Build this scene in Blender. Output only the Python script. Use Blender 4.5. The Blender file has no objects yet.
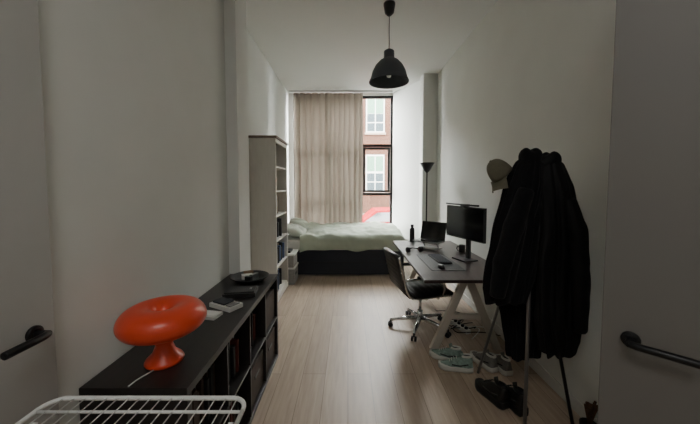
import bpy, math, random
from mathutils import Vector, Matrix, noise
random.seed(4)
S=bpy.context.scene
def lin(c):
    return tuple(((v/255)/12.92 if v/255<=0.04045 else (((v/255)+0.055)/1.055)**2.4) for v in c)+(1,)
def mat(name,rgb,rough=0.6,metal=0.0,var=0.06,scale=12,bump=0.0,bscale=60,spec=0.5,stretch=None,sheen=0):
    m=bpy.data.materials.new(name); m.use_nodes=True; n=m.node_tree.nodes; l=m.node_tree.links
    b=n['Principled BSDF']; b.inputs['Roughness'].default_value=rough; b.inputs['Metallic'].default_value=metal
    b.inputs['Specular IOR Level'].default_value=spec
    if sheen: b.inputs['Sheen Weight'].default_value=sheen
    tc=n.new('ShaderNodeTexCoord'); mp=n.new('ShaderNodeMapping'); l.new(tc.outputs['Object'],mp.inputs[0])
    if stretch: mp.inputs['Scale'].default_value=stretch
    t=n.new('ShaderNodeTexNoise'); t.inputs['Scale'].default_value=scale; t.inputs['Detail'].default_value=5
    l.new(mp.outputs[0],t.inputs['Vector'])
    r=n.new('ShaderNodeValToRGB'); c=lin(rgb)
    r.color_ramp.elements[0].position=0.3; r.color_ramp.elements[1].position=0.7
    r.color_ramp.elements[0].color=tuple(v*(1-var) for v in c[:3])+(1,)
    r.color_ramp.elements[1].color=tuple(min(1,v*(1+var)) for v in c[:3])+(1,)
    l.new(t.outputs['Fac'],r.inputs[0]); l.new(r.outputs[0],b.inputs['Base Color'])
    if bump:
        t2=n.new('ShaderNodeTexNoise'); t2.inputs['Scale'].default_value=bscale; l.new(mp.outputs[0],t2.inputs['Vector'])
        bp=n.new('ShaderNodeBump'); bp.inputs['Strength'].default_value=bump; bp.inputs['Distance'].default_value=0.01
        l.new(t2.outputs['Fac'],bp.inputs['Height']); l.new(bp.outputs[0],b.inputs['Normal'])
    return m
M={}
M['wall']=mat('wall_paint',(216,217,212),0.85,var=0.02,scale=3,bump=0.05,bscale=150)
M['ceil']=mat('ceiling_paint',(222,222,218),0.9,var=0.01,scale=2)
M['trim']=mat('trim_white',(208,207,202),0.5,var=0.02)
M['doorshade']=mat('door_paint_shaded',(112,109,105),0.5,var=0.02,scale=2)  # right leaf's backlit shade put into its base colour
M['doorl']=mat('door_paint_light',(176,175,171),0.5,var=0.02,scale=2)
M['blk']=mat('black_metal',(22,22,24),0.4,metal=0.3,var=0.1)
M['pend']=mat('graphite_matte_metal',(76,81,88),0.6,metal=0.1,var=0.05)
M['blkplastic']=mat('black_plastic',(20,20,22),0.45,var=0.1)
M['blkwood']=mat('black_brown_wood',(34,30,29),0.42,var=0.25,scale=6,stretch=(8,1,8))
M['cubby']=mat('cubby_brown',(58,42,34),0.7,var=0.2)
M['orange']=mat('orange_plastic',(216,70,38),0.3,var=0.03)
M['whitemetal']=mat('white_enamel',(225,226,224),0.35,var=0.02)
M['whiteplastic']=mat('white_plastic',(210,210,205),0.4,var=0.02)
M['chrome']=mat('polished_aluminium',(200,200,200),0.22,metal=1.0,var=0.02)
M['steel']=mat('grey_steel',(140,140,140),0.35,metal=0.8,var=0.03)
M['deskwood']=mat('desk_walnut',(60,48,46),0.35,var=0.25,scale=5,stretch=(8,1,8))
M['legs']=mat('cream_lacquer',(188,180,167),0.45,var=0.03)
M['screen']=mat('screen_black',(10,10,12),0.12,var=0.05)
M['darkgrey']=mat('dark_grey_fabric',(48,50,57),0.9,var=0.15,scale=80,bump=0.3,bscale=400)
M['duvet']=mat('sage_duvet',(168,177,160),0.9,var=0.04,scale=6,bump=0.25,bscale=14,sheen=0.15)
M['pillow']=mat('pale_pillow',(186,192,180),0.9,var=0.03,bump=0.2,bscale=18)
M['mattress']=mat('mattress_white',(205,203,196),0.9,var=0.02)
M['bookwhite']=mat('bookcase_white',(200,196,188),0.5,var=0.04,scale=6,stretch=(6,6,1))
M['booktop']=mat('bookcase_brown_top',(92,72,58),0.5,var=0.15,stretch=(6,1,6))
M['coat']=mat('black_wool',(19,19,21),0.95,var=0.2,scale=40,bump=0.3,bscale=120,spec=0.15,sheen=0.06)
M['coat2']=mat('black_nylon',(16,16,18),0.65,var=0.2,scale=20,bump=0.3,bscale=30,spec=0.3)
M['cap']=mat('khaki_cotton',(100,96,80),0.9,var=0.08,scale=40,bump=0.3,bscale=200)
M['leather']=mat('black_leather',(20,19,19),0.45,var=0.15,bump=0.2,bscale=120)
M['sneak_teal']=mat('mint_mesh',(126,146,136),0.8,var=0.3,scale=40)
M['sneak_white']=mat('white_rubber',(200,200,192),0.6,var=0.04)
M['sneak_grey']=mat('grey_suede',(120,118,112),0.9,var=0.15,scale=40)
M['red']=mat('red_car_paint',(84,0,4),0.5,var=0.02,spec=0.1)
M['asphalt']=mat('asphalt',(42,42,44),0.9,var=0.15,scale=30)
M['green']=mat('green_paint',(4,54,26),0.5,var=0.08)
M['frostwhite']=mat('facade_white',(108,107,102),0.6,var=0.02)
M['stone']=mat('pale_stone',(78,64,52),0.8,var=0.08)
M['outglass']=mat('facade_glass',(36,42,44),0.9,var=0.1,spec=0.1)
M['plant']=mat('dried_stem',(90,66,46),0.9,var=0.3,scale=30)
M['rattan']=mat('grey_box_card',(150,148,144),0.8,var=0.1,scale=40,bump=0.3)
M['paper']=mat('paper_white',(205,203,196),0.8,var=0.03)
M['b1']=mat('book_blue',(60,78,110),0.6); M['b2']=mat('book_red',(96,40,34),0.6)
M['b3']=mat('book_tan',(130,106,80),0.6); M['b4']=mat('book_dark',(36,38,40),0.6)
def special():
    m=bpy.data.materials.new('oak_planks'); m.use_nodes=True; n=m.node_tree.nodes; l=m.node_tree.links; b=n['Principled BSDF']
    tc=n.new('ShaderNodeTexCoord'); mp=n.new('ShaderNodeMapping'); mp.inputs['Rotation'].default_value=(0,0,math.pi/2)
    l.new(tc.outputs['Object'],mp.inputs[0])
    br=n.new('ShaderNodeTexBrick'); br.inputs['Scale'].default_value=1; br.inputs['Brick Width'].default_value=1.8; br.inputs['Row Height'].default_value=0.19
    br.inputs['Mortar Size'].default_value=0.0018; br.inputs['Mortar Smooth'].default_value=0.2; br.offset=0.37
    br.inputs['Color1'].default_value=lin((190,172,153)); br.inputs['Color2'].default_value=lin((176,158,140)); br.inputs['Mortar'].default_value=lin((110,94,80))
    l.new(mp.outputs[0],br.inputs['Vector'])
    mp2=n.new('ShaderNodeMapping'); mp2.inputs['Scale'].default_value=(14,1.1,1); l.new(tc.outputs['Object'],mp2.inputs[0])
    t=n.new('ShaderNodeTexNoise'); t.inputs['Scale'].default_value=2.5; t.inputs['Detail'].default_value=8; t.inputs['Distortion'].default_value=0.6
    l.new(mp2.outputs[0],t.inputs['Vector'])
    r=n.new('ShaderNodeValToRGB'); r.color_ramp.elements[0].position=0.3; r.color_ramp.elements[1].position=0.7
    r.color_ramp.elements[0].color=(0.76,0.73,0.70,1); r.color_ramp.elements[1].color=(1.0,1.0,1.0,1); l.new(t.outputs['Fac'],r.inputs[0])
    mx=n.new('ShaderNodeMixRGB'); mx.blend_type='MULTIPLY'; mx.inputs[0].default_value=1
    l.new(br.outputs['Color'],mx.inputs[1]); l.new(r.outputs[0],mx.inputs[2]); l.new(mx.outputs[0],b.inputs['Base Color'])
    b.inputs['Roughness'].default_value=0.42
    M['floor']=m
    m=bpy.data.materials.new('beige_curtain'); m.use_nodes=True; n=m.node_tree.nodes; l=m.node_tree.links; b=n['Principled BSDF']; o=n['Material Output']
    b.inputs['Base Color'].default_value=lin((156,146,136)); b.inputs['Roughness'].default_value=0.95
    tr=n.new('ShaderNodeBsdfTranslucent'); tr.inputs[0].default_value=lin((160,146,132))
    ms=n.new('ShaderNodeMixShader'); ms.inputs[0].default_value=0.06
    t=n.new('ShaderNodeTexNoise'); t.inputs['Scale'].default_value=300; bp=n.new('ShaderNodeBump'); bp.inputs['Strength'].default_value=0.1
    l.new(t.outputs['Fac'],bp.inputs['Height']); l.new(bp.outputs[0],b.inputs['Normal'])
    l.new(b.outputs[0],ms.inputs[1]); l.new(tr.outputs[0],ms.inputs[2]); l.new(ms.outputs[0],o.inputs[0]); M['curtain']=m
    m=bpy.data.materials.new('pane_glass'); m.use_nodes=True; n=m.node_tree.nodes; l=m.node_tree.links; o=n['Material Output']
    g=n.new('ShaderNodeBsdfGlossy'); g.inputs['Roughness'].default_value=0.03; tr=n.new('ShaderNodeBsdfTransparent'); ms=n.new('ShaderNodeMixShader'); ms.inputs[0].default_value=0.05
    l.new(tr.outputs[0],ms.inputs[1]); l.new(g.outputs[0],ms.inputs[2]); l.new(ms.outputs[0],o.inputs[0]); M['glass']=m
    m=bpy.data.materials.new('brick_wall'); m.use_nodes=True; n=m.node_tree.nodes; l=m.node_tree.links; b=n['Principled BSDF']
    tc=n.new('ShaderNodeTexCoord'); mp=n.new('ShaderNodeMapping'); mp.inputs['Rotation'].default_value=(math.pi/2,0,0); l.new(tc.outputs['Object'],mp.inputs[0])
    br=n.new('ShaderNodeTexBrick'); br.inputs['Scale'].default_value=3; br.inputs['Mortar Size'].default_value=0.02
    br.inputs['Color1'].default_value=lin((52,31,23)); br.inputs['Color2'].default_value=lin((42,25,18)); br.inputs['Mortar'].default_value=lin((56,46,38))
    l.new(mp.outputs[0],br.inputs['Vector']); l.new(br.outputs['Color'],b.inputs['Base Color']); b.inputs['Roughness'].default_value=0.9; b.inputs['Specular IOR Level'].default_value=0.05; M['brick']=m
special()

class B:
    def __init__(s,name,mats):
        s.name=name; s.mats=mats; s.v=[]; s.f=[]; s.mi=[]; s.sm=[]; s.T=Matrix.Identity(4)
    def add(s,vs,fs,m=0,smooth=False):
        o=len(s.v); s.v+= [tuple(s.T@Vector(v)) for v in vs]
        for f in fs: s.f.append([i+o for i in f]); s.mi.append(m); s.sm.append(smooth)
    def box(s,x0,x1,y0,y1,z0,z1,m=0):
        vs=[(x,y,z) for x in(x0,x1) for y in(y0,y1) for z in(z0,z1)]
        s.add(vs,[(0,1,3,2),(4,6,7,5),(0,4,5,1),(2,3,7,6),(0,2,6,4),(1,5,7,3)],m)
    def rings(s,rings,m=0,smooth=True,cap=True,closed=True):
        n=len(rings[0]); vs=[p for r in rings for p in r]; fs=[]
        for i in range(len(rings)-1):
            for j in range(n if closed else n-1):
                k=(j+1)%n; fs.append((i*n+j,i*n+k,(i+1)*n+k,(i+1)*n+j))
        if cap and closed:
            fs.append(tuple(range(n-1,-1,-1))); fs.append(tuple((len(rings)-1)*n+j for j in range(n)))
        s.add(vs,fs,m,smooth)
    def tube(s,pts,r,m=0,n=10,smooth=True):
        pts=[Vector(p) for p in pts]; N=len(pts); rs=r if isinstance(r,(list,tuple)) else [r]*N
        out=[]; up=None
        for i,p in enumerate(pts):
            t=(pts[min(i+1,N-1)]-pts[max(i-1,0)]).normalized()
            if up is None:
                a=Vector((0,0,1)) if abs(t.z)<0.9 else Vector((1,0,0)); up=(a-t*a.dot(t)).normalized()
            else: up=(up-t*up.dot(t)).normalized()
            w=t.cross(up)
            out.append([tuple(p+(up*math.cos(2*math.pi*j/n)+w*math.sin(2*math.pi*j/n))*rs[i]) for j in range(n)])
        s.rings(out,m,smooth)
    def bar(s,p0,p1,wx,wy,m=0):
        p0=Vector(p0);p1=Vector(p1)
        def r(p): return [tuple(p+Vector(o)) for o in((-wx/2,-wy/2,0),(wx/2,-wy/2,0),(wx/2,wy/2,0),(-wx/2,wy/2,0))]
        s.rings([r(p0),r(p1)],m,False)
    def lathe(s,prof,c=(0,0,0),m=0,n=40,smooth=True,cap=False):
        s.rings([[(c[0]+r*math.cos(2*math.pi*j/n),c[1]+r*math.sin(2*math.pi*j/n),c[2]+z) for j in range(n)] for r,z in prof],m,smooth,cap)
    def grid(s,fn,nu,nv,m=0):
        vs=[fn(i/nu,j/nv) for i in range(nu+1) for j in range(nv+1)]
        fs=[(i*(nv+1)+j,(i+1)*(nv+1)+j,(i+1)*(nv+1)+j+1,i*(nv+1)+j+1) for i in range(nu) for j in range(nv)]
        s.add(vs,fs,m,True)
    def done(s,bevel=0,sub=0,solid=0,loc=None,rz=0,segs=2):
        me=bpy.data.meshes.new(s.name); me.from_pydata(s.v,[],s.f); me.update()
        for k in s.mats: me.materials.append(M[k])
        for p,a,b in zip(me.polygons,s.mi,s.sm): p.material_index=a; p.use_smooth=b
        import bmesh
        bm=bmesh.new(); bm.from_mesh(me); bmesh.ops.recalc_face_normals(bm,faces=bm.faces); bm.to_mesh(me); bm.free()
        o=bpy.data.objects.new(s.name,me); S.collection.objects.link(o)
        if loc: o.location=loc
        o.rotation_euler=(0,0,rz)
        if solid: q=o.modifiers.new('s','SOLIDIFY'); q.thickness=solid; q.offset=0
        if bevel:
            q=o.modifiers.new('b','BEVEL'); q.width=bevel; q.segments=segs; q.limit_method='ANGLE'; q.angle_limit=math.radians(50)
        if sub: q=o.modifiers.new('u','SUBSURF'); q.levels=sub; q.render_levels=sub
        return o
def at(x,y,z,rz=0): return Matrix.Translation((x,y,z))@Matrix.Rotation(rz,4,'Z')

# ---------------- ROOM ----------------
ZC=3.6; YB=6.65; XR=1.62; XN=-1.10; XF=-1.30
b=B('floor',['floor']); b.box(-1.5,1.8,-1.6,6.85,-0.12,0); b.done()
b=B('ceiling',['ceil']); b.box(-1.5,1.8,-1.6,6.85,ZC,ZC+0.12); b.done()
b=B('wall_left',['wall']); b.box(-1.5,XN,-1.6,2.75,0,ZC); b.box(-1.5,-1.0,2.75,3.05,0,ZC); b.box(-1.5,XF,3.05,6.85,0,ZC); b.done(bevel=0.004)
b=B('wall_right',['wall']); b.box(XR,1.8,-1.6,5.5,0,ZC); b.box(1.36,1.8,5.5,5.74,0,ZC)
b.add([(1.45,5.74,0),(1.8,5.74,0),(1.8,6.85,0),(0.99,6.85,0),(0.99,6.6,0),(1.45,5.74,ZC),(1.8,5.74,ZC),(1.8,6.85,ZC),(0.99,6.85,ZC),(0.99,6.6,ZC)],
 [(4,3,2,1,0),(5,6,7,8,9),(0,1,6,5),(1,2,7,6),(2,3,8,7),(3,4,9,8),(4,0,5,9)]); b.done()
b=B('wall_far',['wall']); b.box(-1.3,-1.2,YB,6.85,0,ZC); b.box(-1.2,0.99,YB,6.85,0,0.62); b.box(-1.2,0.99,YB,6.85,3.55,ZC); b.done()
b=B('wall_near',['wall']); b.box(-1.1,1.62,-1.6,-1.5,0,ZC); b.done()
b=B('baseboard_right',['trim']); b.box(XR-0.014,XR,0.6,5.5,0,0.09); b.done(bevel=0.004)
b=B('baseboard_left',['trim']); b.box(XF,XF+0.014,3.05,5.15,0,0.09); b.done(bevel=0.004)
b=B('window_1',['blk','glass'])
def fr(x0,x1,z0,z1,w=0.045,y0=6.68,y1=6.75):
    b.box(x0,x0+w,y0,y1,z0,z1); b.box(x1-w,x1,y0,y1,z0,z1); b.box(x0+w,x1-w,y0,y1,z0,z0+w); b.box(x0+w,x1-w,y0,y1,z1-w,z1)
fr(-1.2,0.99,0.62,3.55,0.05)
for x in(-0.45,0.30): b.box(x-0.025,x+0.025,6.68,6.75,0.67,3.5)
b.box(-1.15,0.94,6.68,6.75,2.44,2.50); b.box(-1.15,0.94,6.68,6.75,1.37,1.43)
fr(0.335,0.93,1.44,2.43,0.05,6.665,6.70)
b.box(0.36,0.375,6.63,6.665,1.85,1.97)
b.box(-1.15,0.94,6.715,6.72,0.67,3.5,1); b.done()
b=B('window_sill',['trim']); b.box(-1.19,0.98,6.55,6.68,0.60,0.63); b.done(bevel=0.005)
def curtain(name,x0,x1,ph,nf):
    b=B(name,['curtain'])
    def fn(u,v):
        x=x0+(x1-x0)*u; z=0.72+2.83*v
        a=0.055*(0.7+0.3*math.sin(v*2+ph))
        w=u*nf*2*math.pi+ph+1.6*noise.noise(Vector((u*4,v*1.0,ph)))
        y=6.49+a*math.sin(w)*(0.75+0.5*noise.noise(Vector((u*6,v,ph+9))))+0.02*noise.noise(Vector((u*9,v*2,ph)))
        return (x+0.02*math.cos(w)+0.02*noise.noise(Vector((u*4,v*3,ph+5))),min(y,6.54),z)
    b.grid(fn,int(nf*18),26); b.done()
curtain('curtain',-1.18,-0.40,0.3,6); curtain('curtain',-0.42,0.31,2.1,6.5)
b=B('curtain_rail',['trim']); b.box(-1.25,0.95,6.46,6.50,3.565,3.6); b.done()
def handle(b,x,y,z,dx,dy,nx,ny,m,L=0.135):
    b.tube([(x,y,z),(x+nx*0.012,y+ny*0.012,z)],0.027,m,20)
    b.tube([(x+nx*0.012,y+ny*0.012,z),(x+nx*0.055,y+ny*0.055,z)],0.012,m,14)
    p=[(x+nx*0.05,y+ny*0.05,z),(x+nx*0.056+dx*0.02,y+ny*0.056+dy*0.02,z),(x+nx*0.056+dx*L,y+ny*0.056+dy*L,z)]
    b.tube(p,0.0125,m,14)
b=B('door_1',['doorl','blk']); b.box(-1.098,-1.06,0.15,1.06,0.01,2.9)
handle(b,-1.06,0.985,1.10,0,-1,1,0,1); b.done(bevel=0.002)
b=B('door_2',['doorshade','blk']); L=0.88
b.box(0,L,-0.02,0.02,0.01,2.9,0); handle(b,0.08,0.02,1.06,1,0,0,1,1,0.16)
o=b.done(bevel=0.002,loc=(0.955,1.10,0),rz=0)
ang=math.atan2(0.45-1.10,1.55-0.955)
o.rotation_euler=(0,0,ang)
for v in o.data.vertices: v.co.y=-v.co.y
o.data.flip_normals()
b=B('trim_door_frame',['trim']); b.box(1.56,1.619,0.36,0.46,0,2.95); b.done()

# ---------------- LOW CABINET ----------------
x0,x1,y0,y1,h=-1.088,-0.65,1.17,2.735,0.78
b=B('low_shelf_cabinet',['blkwood','cubby','blkplastic','b3','b4','paper','b2','b1'])
t=0.038
b.box(x0,x1,y0,y1,h-t,h); b.box(x0,x1,y0,y1,0,t); b.box(x0,x1,y0,y0+t,t,h-t); b.box(x0,x1,y1-t,y1,t,h-t)
b.box(x0,x0+0.01,y0+t,y1-t,t,h-t)
b.box(x0+0.01,x1,y0+t,y1-t,h/2-0.009,h/2+0.009)
W=(y1-y0-2*t)/4
for i in range(1,4): b.box(x0+0.01,x1,y0+t+i*W-0.009,y0+t+i*W+0.009,t,h-t)
for i in range(4):
    ya=y0+t+i*W+0.016; yb=ya+W-0.034
    if i!=1:
        b.box(x0+0.03,x1-0.02,ya,yb,t+0.001,t+0.27,1)
        b.box(x1-0.021,x1-0.016,(ya+yb)/2-0.05,(ya+yb)/2+0.05,0.2,0.225,2)
    else:
        yy=ya
        while yy<yb-0.03:
            w=random.uniform(0.018,0.04); b.box(x0+0.05,x1-random.uniform(0.06,0.1),yy,yy+w,t+0.001,t+random.uniform(0.2,0.3),random.choice([3,4,4,1,6,7])); yy+=w+0.002
    if i in(0,1,2):
        yy=ya
        while yy<yb-0.03:
            w=random.uniform(0.012,0.035); b.box(x0+0.05,x1-random.uniform(0.05,0.1),yy,yy+w,h/2+0.01,h/2+random.uniform(0.2,0.3),random.choice([1,3,4,4,6] if i else [4,4,1,1])); yy+=w+0.002
    else: b.box(x0+0.03,x1-0.02,ya,yb,h/2+0.01,h/2+0.27,1)
b.done(bevel=0.002)
b=B('mushroom_table_lamp',['orange','whiteplastic'])
c=(-0.855,1.36,0.781)
b.lathe([(0.0,0.0),(0.078,0.0),(0.082,0.008),(0.076,0.02),(0.05,0.045),(0.036,0.08),(0.038,0.11),(0.055,0.145)],c,0,48)
prof=[]
R0,a,bb=0.10,0.083,0.070
for k in range(25):
    th=-math.pi*0.62+ (math.pi*1.55)*k/24
    prof.append((max(0.012,R0+a*math.cos(th)),0.200+bb*math.sin(th)*(1.0 if math.sin(th)>0 else 0.85)))
prof=[(0.05,0.14)]+prof+[(0.0,0.216)]
b.lathe(prof,c,0,64)
b.tube([(c[0]-0.0,c[1]-0.08,0.786),(c[0]-0.02,c[1]-0.12,0.785),(c[0]-0.03,c[1]-0.15,0.785),(c[0]-0.035,c[1]-0.185,0.785)],0.003,1,8)
b.done()
b=B('game_controller_dock',['whiteplastic','darkgrey','steel'])
b.T=at(-0.82,1.98,0.781,-0.5); b.box(-0.10,0.10,-0.055,0.055,0,0.028); b.box(-0.085,0.03,-0.04,0.04,0.028,0.040,1); b.box(0.045,0.09,-0.04,0.04,0.028,0.036,2)
b.T=at(-0.86,1.83,0.781,-0.2); b.box(-0.06,0.06,-0.045,0.045,0,0.02); b.box(-0.05,0.05,-0.035,0.035,0.02,0.024,0); b.done(bevel=0.004)
b=B('black_bowl',['blkplastic','paper','b3','steel'])
c=(-0.84,2.53,0.781)
b.lathe([(k*1.2,z) for k,z in [(0,0),(0.07,0),(0.10,0.015),(0.135,0.045),(0.13,0.048),(0.095,0.022),(0.065,0.01),(0,0.01)]],c,0,40)
b.T=at(-0.86,2.54,0.80,0.4); b.box(-0.05,0.04,-0.03,0.03,0.0,0.035,1); b.box(-0.03,0.05,0.035,0.065,0.0,0.05,2); b.T=at(-0.80,2.50,0.80,1.2); b.box(-0.03,0.05,-0.015,0.015,0.0,0.05,3); b.box(-0.06,-0.035,-0.02,0.04,0.0,0.04,0); b.done()
b=B('leather_organizer',['leather','steel']); b.T=at(-0.80,2.22,0.781,0.15); b.box(-0.12,0.11,-0.08,0.08,0,0.03); b.box(-0.11,0.10,-0.07,0.07,0.03,0.038); b.box(0.06,0.075,-0.02,0.02,0.038,0.042,1); b.done(bevel=0.006)

# ---------------- DRYING RACK ----------------
b=B('clothes_drying_rack',['whitemetal'])
xa,xb,ya,yb,z=-0.96,-0.325,-0.05,0.945,0.905
def rr(xa,xb,ya,yb,z,r):
    p=[]
    for cx,cy,a0 in((xb-r,yb-r,0),(xa+r,yb-r,90),(xa+r,ya+r,180),(xb-r,ya+r,270)):
        for k in range(7):
            a=math.radians(a0+15*k); p.append((cx+r*math.cos(a),cy+r*math.sin(a),z))
    p.append(p[0]); return p
b.tube(rr(xa,xb,ya,yb,z,0.05),0.007,0,12)
b.tube([(xa,yb-0.06,z),(xb,yb-0.06,z)],0.0045)
b.tube([(xa,ya+0.07,z),(xb,ya+0.07,z)],0.006)
for i in range(1,18):
    x=xa+(xb-xa)*i/18; b.tube([(x,ya+0.07,z+0.002),(x,yb-0.002,z+0.002)],0.002,0,8)
for x in(xa+0.03,xb-0.03):
    b.tube([(x,ya+0.08,z),(x,0.80,0.012)],0.008); b.tube([(x+0.012,yb-0.1,z),(x+0.012,0.1,0.012)],0.008)
b.tube([(xa+0.03,0.80,0.012),(xb-0.03,0.80,0.012)],0.008); b.tube([(xa+0.042,0.1,0.012),(xb-0.018,0.1,0.012)],0.008)
b.done()

# ---------------- BOOKCASE ----------------
b=B('tall_bookcase',['bookwhite','booktop','b1','b2','b3','b4','paper'])
x0,x1,y0,y1,h=-1.284,-0.94,3.92,4.66,2.24
b.box(x0,x1,y0,y0+0.03,0,h-0.03); b.box(x0,x1,y1-0.03,y1,0,h-0.03); b.box(x0,x0+0.012,y0+0.03,y1-0.03,0.08,h-0.03)
b.box(x0-0.008,x1+0.02,y0-0.02,y1+0.02,h-0.03,h,1)
b.box(x1-0.03,x1,y0+0.03,y1-0.03,h-0.08,h-0.03)
b.box(x1-0.02,x1,y0+0.03,y1-0.03,0.02,0.09)
zs=[0.09,0.47,0.83,1.17,1.50,1.83]
for z in zs: b.box(x0+0.012,x1-0.01,y0+0.03,y1-0.03,z,z+0.025)
for k,z in enumerate(zs[:-1]):
    yy=y0+0.06; n=[13,14,14,8,5][k]
    for i in range(n):
        w=random.uniform(0.025,0.055); hh=random.uniform(0.17,0.26)
        if yy+w>y1-0.05: break
        b.box(x0+0.06,x0+0.06+random.uniform(0.19,0.25),yy,yy+w,z+0.0255,z+0.025+hh,random.choice([2,3,5,5,5,4] if k<3 else [4,6,5])); yy+=w+0.003
b.done(bevel=0.002)
b=B('storage_box_stack',['rattan','blkwood','whiteplastic'])
b.box(-1.27,-0.86,4.74,5.10,0.0,0.25,0); b.box(-1.28,-0.85,4.73,5.11,0.25,0.275,2); b.box(-1.26,-0.87,4.75,5.09,0.275,0.47,0); b.box(-1.28,-0.85,4.73,5.11,0.47,0.50,2); b.box(-1.2,-0.93,4.8,5.02,0.50,0.535,1)
b.box(-0.86,-0.853,4.86,4.98,0.13,0.17,1); b.done(bevel=0.006)

# ---------------- BED ----------------
b=B('bed',['darkgrey','mattress','duvet','pillow','blk'])
b.box(-1.2,0.98,5.2,6.36,0.03,0.46,0)
b.box(-1.2,0.98,5.192,5.2,0.24,0.25,4)
for x in(-1.1,0.9):
    for y in(5.3,6.25): b.box(x-0.03,x+0.03,y-0.03,y+0.03,0,0.03,4)
b.box(-1.18,0.96,5.23,6.34,0.46,0.62,1)
def duv(u,v):
    x=-0.84+1.88*u
    s=v*1.45
    if s<0.17: y=5.175-0.01*math.sin(s*18); z=0.47+s
    elif s<0.29:
        a=(s-0.17)/0.12*math.pi/2; y=5.175+0.09*(1-math.cos(a)); z=0.64+0.07*math.sin(a)
    else: y=5.265+(s-0.29)*0.95; z=0.71+0.06*min(1,(s-0.29))
    n=noise.noise(Vector((x*2.6,s*3.2,1)))*0.06+noise.noise(Vector((x*6,s*6,4)))*0.03+noise.noise(Vector((x*13+s*4,s*9,7)))*0.012
    e=0.0
    if u>0.94:
        e=(u-0.94)/0.06
        if s>0.2: z-=0.16*e*e
    if u<0.05: z-=0.03*(1-u/0.05)
    if s>0.2: z+=n*(1-e*0.5)+0.03
    else: y+=n*0.5-0.014; z+= noise.noise(Vector((x*3,0,9)))*0.04*(1-s/0.2)
    return (x,min(y,6.40),z)
b.grid(duv,90,60,2)
def pil(cx,cy,cz,lx,ly,lz,rz,tilt):
    b.T=Matrix.Translation((cx,cy,cz))@Matrix.Rotation(rz,4,'Z')@Matrix.Rotation(tilt,4,'Y')
    R=[]
    N=28
    for i in range(15):
        ph=-math.pi/2+math.pi*i/14; zz=math.sin(ph)*lz; k=max(0.02,math.cos(ph))**0.45
        r=[]
        for j in range(N):
            a=2*math.pi*j/N; c,s_=math.cos(a),math.sin(a)
            r.append((math.copysign(abs(c)**0.6,c)*lx*k,math.copysign(abs(s_)**0.6,s_)*ly*k,zz*(1-0.35*(abs(c*s_)*2)**2)))
        R.append(r)
    b.rings(R,3); b.T=Matrix.Identity(4)
pil(-0.97,5.55,0.76,0.21,0.29,0.10,0.05,0.35); pil(-0.97,6.06,0.80,0.21,0.27,0.10,-0.05,0.45)
b.done()

# ---------------- DESK ----------------
b=B('desk',['deskwood','legs','steel'])
b.box(0.69,1.58,2.66,4.58,0.715,0.745,0)
for y in(2.86,4.36):
    b.box(0.86,1.44,y-0.035,y+0.035,0.66,0.715,1)
    b.bar((1.12,y,0.665),(0.84,y,0.0),0.075,0.05,1); b.bar((1.18,y,0.665),(1.46,y,0.0),0.075,0.05,1)
    b.box(0.985,1.315,y-0.02,y+0.02,0.30,0.35,1)
b.box(1.12,1.18,2.88,4.34,0.665,0.71,1)
b.done(bevel=0.004)
b=B('desk_mat',['leather']); b.box(0.84,1.18,2.95,3.65,0.746,0.749); b.done()
b=B('keyboard',['blkplastic','darkgrey']); b.T=at(1.05,3.40,0.750,0.05); b.box(-0.07,0.07,-0.2,0.2,0,0.014)
for i in range(5):
    for j in range(14): b.box(-0.062+i*0.026,-0.04+i*0.026,-0.193+j*0.0278,-0.169+j*0.0278,0.014,0.020,1)
b.done(bevel=0.001)
b=B('computer_mouse',['blkplastic']); 
b.rings([[(0.96+k*0.033*math.cos(a),3.04+k*0.058*math.sin(a),0.7495+z) for a in [2*math.pi*j/24 for j in range(24)]] for k,z in((0.95,0),(1,0.01),(0.92,0.025),(0.7,0.035),(0.3,0.04),(0.02,0.041))]); b.done()
b=B('computer_monitor',['blkplastic','screen','steel'])
b.T=at(1.33,3.40,0.746,math.radians(20))
b.box(-0.012,0.02,-0.30,0.30,0.24,0.61,0); b.box(-0.0135,-0.012,-0.29,0.29,0.252,0.60,1)
b.box(0.02,0.045,-0.10,0.10,0.30,0.50,0); b.box(0.045,0.075,-0.025,0.025,0.01,0.44,0); b.box(-0.08,0.10,-0.11,0.11,0,0.012,0)
b.tube([(-0.05,-0.26,0.635),(-0.05,0.26,0.635)],0.010,0,14); b.box(-0.04,0.04,-0.03,0.03,0.61,0.64,0)
b.done(bevel=0.003)
b=B('laptop',['blkplastic','screen','steel'])
b.T=at(1.10,4.05,0.746,math.radians(50))
b.box(-0.12,0.12,-0.15,0.15,0.0,0.006,2); b.bar((0.09,-0.1,0.005),(0.02,-0.1,0.085),0.02,0.01,2); b.bar((0.09,0.1,0.005),(0.02,0.1,0.085),0.02,0.01,2)
b.box(-0.13,0.11,-0.18,0.18,0.085,0.103,0); b.box(-0.11,0.0,-0.16,0.16,0.103,0.105,1)
b.T=b.T@Matrix.Translation((0.11,0,0.10))@Matrix.Rotation(math.radians(16),4,'Y')
b.box(-0.003,0.006,-0.18,0.18,0,0.25,0); b.box(-0.0045,-0.003,-0.17,0.17,0.01,0.24,1)
b.done(bevel=0.002)
b=B('water_bottle',['blkplastic']); b.lathe([(0,0),(0.036,0),(0.038,0.01),(0.038,0.18),(0.03,0.205),(0.018,0.215),(0.018,0.225),(0.024,0.228),(0.024,0.26),(0,0.262)],(0.97,4.50,0.746),0,32); b.done()
b=B('coffee_mug',['blkplastic']); c=(1.46,3.80,0.746); b.lathe([(0,0),(0.036,0),(0.04,0.005),(0.04,0.09),(0.037,0.09),(0.036,0.01),(0,0.01)],c,0,28)
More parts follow.
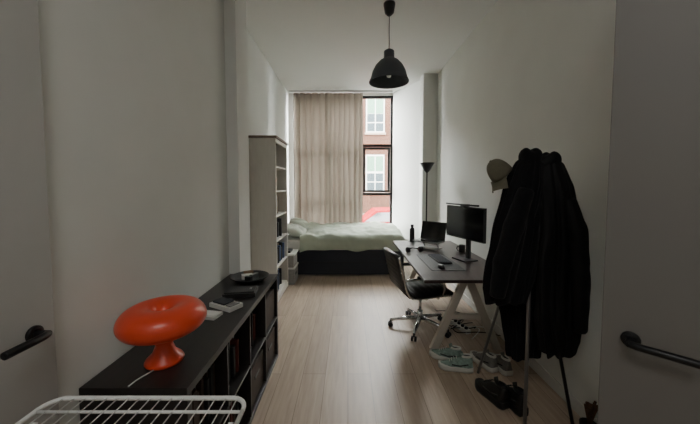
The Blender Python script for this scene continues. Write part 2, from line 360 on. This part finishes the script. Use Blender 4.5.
b.tube([(c[0]-0.038,c[1],c[2]+0.075),(c[0]-0.062,c[1],c[2]+0.07),(c[0]-0.068,c[1],c[2]+0.045),(c[0]-0.058,c[1],c[2]+0.022),(c[0]-0.038,c[1],c[2]+0.018)],0.005); b.done()
b=B('headphones',['blkplastic','leather'])
b.T=at(0.84,3.80,0.746,0.3)
b.tube([(0.09*math.cos(a),0.09*math.sin(a),0.03) for a in [math.pi*k/12 for k in range(13)]],0.008)
for s in(1,-1): b.tube([(0.09*s-0.018,-0.02,0.036),(0.09*s+0.018,-0.02,0.036)],0.035,1,20)
b.done()
b=B('power_strip',['whiteplastic','blkplastic']); b.T=at(1.25,3.3,0,0.3); b.box(-0.03,0.03,-0.16,0.16,0,0.04)
for k in range(5): b.tube([(0,-0.12+k*0.06,0.04),(0,-0.12+k*0.06,0.06)],0.018,1,14)
for k in range(7):
    p=[]; 
    for i in range(18):
        q=i/17; p.append((0.17*math.sin(q*6+k)-0.05+0.12*q+0.02*k,-0.12+0.05*k+0.5*(q-0.3)*math.cos(k*1.3),0.008+0.02*abs(math.sin(q*8+k))))
    b.tube(p,0.0045,0 if k%3==0 else 1,8)
b.done()

# ---------------- OFFICE CHAIR ----------------
b=B('office_chair',['leather','chrome','blkplastic'])
b.T=at(0.81,3.30,0,math.radians(10))@Matrix.Diagonal((1.06,1.06,1.0,1.0))
for k in range(5):
    a=2*math.pi*k/5+0.35; c,s_=math.cos(a),math.sin(a)
    b.tube([(0.03*c,0.03*s_,0.115),(0.16*c,0.16*s_,0.10),(0.31*c,0.31*s_,0.075)],[0.026,0.021,0.014],1,12)
    b.tube([(0.31*c,0.31*s_,0.085),(0.31*c,0.31*s_,0.045)],0.008,2)
    for q in(-0.016,0.016):
        px,py=0.31*c-s_*q,0.31*s_+c*q
        b.tube([(px-s_*0.008,py+c*0.008,0.026),(px+s_*0.008,py-c*0.008,0.026)],0.026,2,18)
b.tube([(0,0,0.09),(0,0,0.20)],0.028,1,18); b.tube([(0,0,0.20),(0,0,0.38)],0.015,1,16)
b.box(-0.09,0.09,-0.06,0.06,0.37,0.40,2)
path=[(0.25,0.425),(0.245,0.445),(0.2,0.452),(0.1,0.446),(0,0.44),(-0.1,0.437),(-0.17,0.442),(-0.215,0.465),(-0.24,0.51),(-0.255,0.57),(-0.27,0.64),(-0.285,0.71),(-0.30,0.78),(-0.318,0.85),(-0.325,0.875)]
fine=[]
for i in range(len(path)-1):
    for k in range(6):
        q=k/6; fine.append((path[i][0]*(1-q)+path[i+1][0]*q,path[i][1]*(1-q)+path[i+1][1]*q))
R=[]
for i,(x,z) in enumerate(fine):
    i2=min(i+1,len(fine)-1); i0=max(i-1,0); d=Vector((fine[i2][0]-fine[i0][0],0,fine[i2][1]-fine[i0][1])).normalized(); nn=Vector((-d.z,0,d.x))
    th=0.02+0.006*abs(math.sin(i*0.75)); w=0.235-(0.02 if i>50 else 0)
    p=Vector((x,0,z)); r=[]
    for (yy,tt) in((-w,-0.4),(-w*0.96,-1),(0,-1),(w*0.96,-1),(w,-0.4),(w,0.4),(w*0.96,1),(0,1),(-w*0.96,1),(-w,0.4)):
        r.append(tuple(p+nn*th*tt+Vector((0,yy,0))))
    R.append(r)
b.rings(R,0)
for s_ in(-1,1):
    y=0.245*s_
    b.tube([(x,y,z-0.004) for x,z in path],0.011,1,10)
    b.tube([(0.12,y,0.44),(0.14,y*1.04,0.52),(0.12,y*1.06,0.60),(0.04,y*1.06,0.635),(-0.12,y*1.05,0.64),(-0.22,y*1.03,0.635),(-0.275,y,0.63)],0.011,1,10)
    b.tube([(0.10,y*1.06,0.63),(0.02,y*1.06,0.652),(-0.14,y*1.05,0.656)],0.018,2,10)
b.tube([(-0.04,-0.245,0.425),(-0.04,0.245,0.425)],0.014,1); b.tube([(0.08,-0.245,0.425),(0.08,0.245,0.425)],0.014,1)
b.tube([(-0.285,-0.245,0.70),(-0.285,0.245,0.70)],0.010,1)
b.box(-0.08,0.10,-0.04,0.04,0.395,0.43,2)
b.done()

# ---------------- LAMPS ----------------
b=B('floor_lamp',['blk'])
c=(1.30,4.95,0)
b.lathe([(0,0),(0.13,0),(0.135,0.01),(0.12,0.025),(0.02,0.035),(0.012,0.05),(0.012,1.80),(0.03,1.82),(0.05,1.84),(0.115,1.955),(0.12,1.965),(0.11,1.96),(0.045,1.86),(0,1.85)],c,0,36); b.done()
b=B('pendant_lamp',['pend','whitemetal','blkplastic'])
c=(0.458,3.42,0)
b.lathe([(0,3.6),(0.065,3.6),(0.065,3.585),(0.05,3.50),(0.02,3.47),(0,3.47)],c,2,32)
b.tube([(c[0],c[1],3.48),(c[0],c[1],3.07)],0.004,2,8)
k_=1.04
b.lathe([(r*k_,z) for r,z in [(0,3.105),(0.03,3.105),(0.052,3.09),(0.056,3.08),(0.056,3.01),(0.068,3.0),(0.10,2.98),(0.145,2.93),(0.178,2.865),(0.19,2.815),(0.197,2.79),(0.214,2.755),(0.214,2.745),(0.207,2.75),(0.186,2.80),(0.168,2.86),(0.135,2.92),(0.09,2.97),(0.0,2.985)]],c,0,56)
b.tube([(c[0],c[1],2.985),(c[0],c[1],2.93)],0.02,2,14)
b.lathe([(0,2.80),(0.02,2.805),(0.03,2.83),(0.028,2.86),(0.015,2.90),(0.014,2.93)],c,1,20)
b.done()

# ---------------- COAT RACK (tripod) ----------------
b=B('coat_rack',['steel','blk'])
def leg(foot,top,m):
    b.tube([foot,top],0.011,m,14); b.tube([top,(top[0],top[1],top[2]+0.012)],0.014,1,14)
leg((1.11,2.48,0.0),(1.26,1.96,1.72),0); leg((1.105,1.80,0.0),(1.26,2.05,1.73),0); leg((1.50,1.92,0.0),(1.20,2.04,1.72),1)
b.tube([(1.23,2.01,1.52),(1.23,2.01,1.58)],0.03,1,18)
b.tube([(1.23,2.01,1.66),(1.12,1.98,1.64),(1.02,1.93,1.66),(0.995,1.92,1.72)],0.007,0)
b.tube([(1.23,2.01,1.66),(1.33,2.04,1.68),(1.36,2.05,1.72)],0.007,0)
b.done()
def coat(name,mk,prof,seed,sleeves=(),collar=None,fold=1.0):
    b=B(name,[mk]); n=96; R=[]
    P=[]
    for i in range(len(prof)-1):
        for k in range(8):
            q=k/8
            P.append([prof[i][j]*(1-q)+prof[i+1][j]*q for j in range(5)])
    P.append(list(prof[-1])); z0=prof[0][0]; z1=prof[-1][0]
    for (z,px,py,a,d) in P:
        g=min(1,(z0-z)/(z0-z1)*1.8+0.1)*fold; r=[]
        for j in range(n):
            th=2*math.pi*j/n; cth,sth=math.cos(th),math.sin(th)
            n1=noise.noise(Vector((cth*1.5,sth*1.5,z*1.1+seed*3)))
            n2=noise.noise(Vector((cth*4.5+seed,sth*4.5,z*1.3)))
            n3=noise.noise(Vector((cth*3,sth*3+z*3,z*7+seed)))
            f=1+g*(0.30*n1+0.40*n2)+0.10*n3
            zz=z+0.05*noise.noise(Vector((cth*2,sth*2,seed)))*g
            r.append((min(px+a*f*cth,1.60),py+d*f*sth,zz))
        R.append(r)
    b.rings(R,0)
    for (pts,rs) in sleeves:
        V=[Vector(p) for p in pts]; Q=[];RS=[]
        for i in range(len(V)-1):
            for k in range(8):
                q=k/8; Q.append(V[i].lerp(V[i+1],q)); RS.append((rs[i]*(1-q)+rs[i+1]*q)*(1+0.12*noise.noise(Vector((i*8+k,seed,0.5)))))
        Q.append(V[-1]); RS.append(rs[-1]); b.tube(Q,RS,0,16)
    if collar: 
        (px,py,pz,r0)=collar
        b.rings([[(px+r*(1+0.08*math.sin(3*t+seed))*math.cos(t),py+r*0.8*math.sin(t),pz+z+0.015*math.sin(t*2+seed)) for t in [2*math.pi*j/32 for j in range(32)]] for r,z in((r0,0),(r0*1.15,0.04),(r0*1.1,0.07),(r0*0.8,0.09),(r0*0.4,0.095))])
    b.done(sub=1)
coat('black_coat','coat',[(1.79,1.16,1.92,0.03,0.03),(1.74,1.15,1.91,0.08,0.05),(1.62,1.12,1.90,0.11,0.07),(1.40,1.08,1.89,0.135,0.08),(1.15,1.04,1.88,0.15,0.08),(0.97,1.00,1.88,0.145,0.08),(0.86,0.99,1.88,0.12,0.07)],1.3,
  sleeves=[([(1.09,1.83,1.58),(1.01,1.81,1.36),(0.94,1.80,1.13),(0.91,1.80,0.91)],[0.045,0.06,0.055,0.045])],collar=(1.16,1.92,1.73,0.062))
coat('long_black_coat','coat',[(1.70,1.27,2.12,0.05,0.03),(1.6,1.27,2.13,0.10,0.04),(1.35,1.26,2.13,0.14,0.05),(1.05,1.25,2.12,0.15,0.06),(0.80,1.26,2.11,0.15,0.06),(0.55,1.26,2.10,0.13,0.06),(0.36,1.26,2.10,0.115,0.05)],7.7)
coat('black_puffer_jacket','coat2',[(1.78,1.31,1.97,0.03,0.03),(1.74,1.32,1.96,0.07,0.05),(1.60,1.34,1.95,0.11,0.075),(1.30,1.38,1.95,0.13,0.08),(1.0,1.39,1.95,0.14,0.08),(0.75,1.39,1.95,0.14,0.08),(0.58,1.40,1.95,0.125,0.08),(0.48,1.40,1.95,0.10,0.07)],4.1,
  sleeves=[([(1.39,1.90,1.52),(1.44,1.87,1.3),(1.46,1.86,1.0),(1.47,1.86,0.66)],[0.045,0.06,0.055,0.045])],collar=(1.31,1.96,1.71,0.06))
b=B('baseball_cap',['cap'])
b.T=Matrix.Translation((0.985,1.92,1.665))@Matrix.Rotation(math.radians(-42),4,'Y')@Matrix.Rotation(math.radians(205),4,'Z')
R=[]
for i in range(9):
    ph=math.pi/2*i/8.2; cc=math.cos(ph)**0.8
    R.append([(0.075*cc*math.cos(t),0.068*cc*math.sin(t),0.115*math.sin(ph)) for t in [2*math.pi*j/32 for j in range(32)]])
b.rings(R); b.tube([(0,0,0.113),(0,0,0.12)],0.007)
b.grid(lambda u,v:(0.05+0.085*v*math.cos((u-0.5)*2.0),(0.068-0.005*v)*math.sin((u-0.5)*2.4)*1.0,0.004-0.03*v-0.03*(2*u-1)**2*v),16,8)
b.done()

# ---------------- SHOES ----------------
def shoe(b,x,y,rz,m,ms,hk=1.25):
    b.T=at(x,y,0,rz)@Matrix.Diagonal((0.95,0.95,hk,1))
    secs=[(-0.14,0.030,0.085,0.035),(-0.135,0.036,0.105,0.03),(-0.10,0.040,0.105,0.028),(-0.05,0.040,0.095,0.028),(0.0,0.042,0.085,0.025),(0.05,0.048,0.065,0.025),(0.10,0.048,0.05,0.025),(0.135,0.035,0.04,0.027),(0.15,0.015,0.033,0.03)]
    R=[]
    for (px,w,h,s) in secs:
        R.append([(px,w*math.cos(t)*(1 if math.sin(t)<0.3 else 0.8),0.028+max(0,(math.sin(t)+0.2))/1.2*(h-0.028)) for t in [2*math.pi*j/18 for j in range(18)]])
    b.rings(R,m)
    R=[]
    for zz,k in((0.0,0.98),(0.012,1.06),(0.03,1.03),(0.034,0.98)):
        R.append([(px*1.03,sg*w*1.05*k,zz+(0.006 if abs(px)>0.13 else 0)) for (px,w,h,s),sg in [(q,1) for q in secs]+[(q,-1) for q in reversed(secs)]])
    b.rings(R,ms)
    b.tube([(-0.09+0.045*math.cos(t),0.024*math.sin(t),0.106-0.004*math.cos(t)) for t in [2*math.pi*j/16 for j in range(17)]],0.008,ms,8)
    b.lathe([(0,0.1055),(0.03,0.1065)],(-0.09,0,0),2,16)
    b.tube([(-0.05,0,0.10),(-0.04,0,0.125)],0.016,m,10)
    for k in range(4): b.tube([(0.0+k*0.02,-0.022,0.088-k*0.009),(0.0+k*0.02,0,0.094-k*0.009),(0.0+k*0.02,0.022,0.088-k*0.009)],0.003,ms,6)
    for sg in(-1,1): b.tube([(-0.10,sg*0.040,0.06),(-0.03,sg*0.043,0.045),(0.04,sg*0.047,0.05)],0.004,2,6)
    b.T=Matrix.Identity(4)
b=B('sneakers',['sneak_teal','sneak_white','blkplastic']); shoe(b,0.90,2.68,2.6,0,1); shoe(b,0.94,2.53,2.9,0,1); b.done()
b=B('sneakers',['sneak_grey','sneak_white','blkplastic']); shoe(b,1.21,2.60,1.9,0,1); shoe(b,1.33,2.56,1.7,0,1); b.done()
b=B('boots',['leather','blkplastic','blkplastic']); shoe(b,1.08,2.18,1.9,0,1,1.5); shoe(b,1.19,2.12,1.75,0,1,1.5); 
b.done()
b=B('dried_plant_bundle',['plant','blkplastic'])
b.lathe([(0,0),(0.035,0),(0.045,0.01),(0.05,0.08),(0.045,0.08),(0.04,0.02),(0,0.02)],(1.54,1.84,0),1,20)
for k in range(16):
    a=random.uniform(0,6.28); q=random.uniform(0.01,0.045); b.tube([(1.54,1.84,0.03),(1.54+q*math.cos(a)*0.5,1.84+q*math.sin(a)*0.5,0.12),(1.54+q*math.cos(a),1.84+q*math.sin(a),0.17+random.uniform(0,0.06))],[0.002,0.003,0.008],0,6)
b.done()

# ---------------- OUTSIDE ----------------
b=B('street_ground',['asphalt']); b.box(-12,16,6.9,40,-0.95,-0.85); b.done()
b=B('brick_building',['brick','stone','frostwhite','green','outglass'])
Y=18
b.box(-10,14,Y,Y+3,-0.85,8.2,0); b.box(-10,14,Y-0.08,Y,-0.85,-0.1,1); b.box(-10,14,Y-0.06,Y,3.75,4.0,1)
b.box(-10,14,Y-0.2,Y,8.0,8.4,1)
for k in range(-4,6):
    X=1.62+k*2.3
    for z0,z1 in((1.2,3.4),(4.7,6.8)):
        b.box(X-0.55,X+0.55,Y-0.05,Y,z0,z1,2)
        for q in(-0.48,0.03):
            for zz in(z0+0.08,z0+0.62): b.box(X+q,X+q+0.45,Y-0.06,Y-0.05,zz,zz+0.48,4)
            b.box(X+q,X+q+0.45,Y-0.06,Y-0.05,z1-0.98,z1-0.08,3)
        b.box(X-0.62,X+0.62,Y-0.12,Y,z0-0.12,z0,1)
b.done()
b=B('car',['red','screen','blkplastic','chrome'])
b.T=at(1.6,12.5,-0.85)
pr=[(-2.1,0.35),(-2.1,0.75),(-1.9,0.9),(-1.1,0.98),(-0.5,1.45),(0.9,1.48),(1.7,1.0),(2.1,0.9),(2.15,0.4)]
b.rings([[(x,-0.85,z) for x,z in pr],[(x,0.85,z) for x,z in pr]],0,False)
g=[(-0.95,1.02),(-0.45,1.38),(0.82,1.40),(1.4,1.02)]
b.rings([[(x,-0.86,z) for x,z in g],[(x,-0.852,z) for x,z in g]],1,False)
for x in(-1.35,1.35):
    for y in(-0.8,0.8): b.tube([(x,y-0.1,0.32),(x,y+0.1,0.32)],0.32,2,28); b.tube([(x,y-0.11,0.32),(x,y+0.11,0.32)],0.18,3,20)
b.done(bevel=0.04)

# ---------------- LIGHT ----------------
w=bpy.data.worlds.new('overcast'); S.world=w; w.use_nodes=True
bg=w.node_tree.nodes['Background']; bg.inputs[0].default_value=(0.97,1.0,0.985,1); bg.inputs[1].default_value=92.0
ld=bpy.data.lights.new('window_portal','AREA'); ld.shape='RECTANGLE'; ld.size=2.19; ld.size_y=2.93; ld.cycles.is_portal=True
lo=bpy.data.objects.new('window_portal',ld); lo.location=(-0.1,6.78,2.08); lo.rotation_euler=(math.radians(-90),0,0); S.collection.objects.link(lo)
ld=bpy.data.lights.new('camera_side_fill','AREA'); ld.size=1.0; ld.energy=26; ld.color=(1,0.985,0.96)  # unseen area light added behind camera as fill for the near surfaces
lo=bpy.data.objects.new('camera_side_fill',ld); lo.location=(-0.1,-0.8,3.5); S.collection.objects.link(lo)
# ---------------- CAMERA ----------------
cd=bpy.data.cameras.new('camera'); cam=bpy.data.objects.new('camera',cd); S.collection.objects.link(cam)
cam.location=(0,0,1.6); cam.rotation_euler=(math.radians(90-3),0,0); cd.sensor_width=36; cd.lens=36*300/700; cd.clip_start=0.02
cd.shift_y=-0.016; cd.shift_x=0.003
S.camera=cam
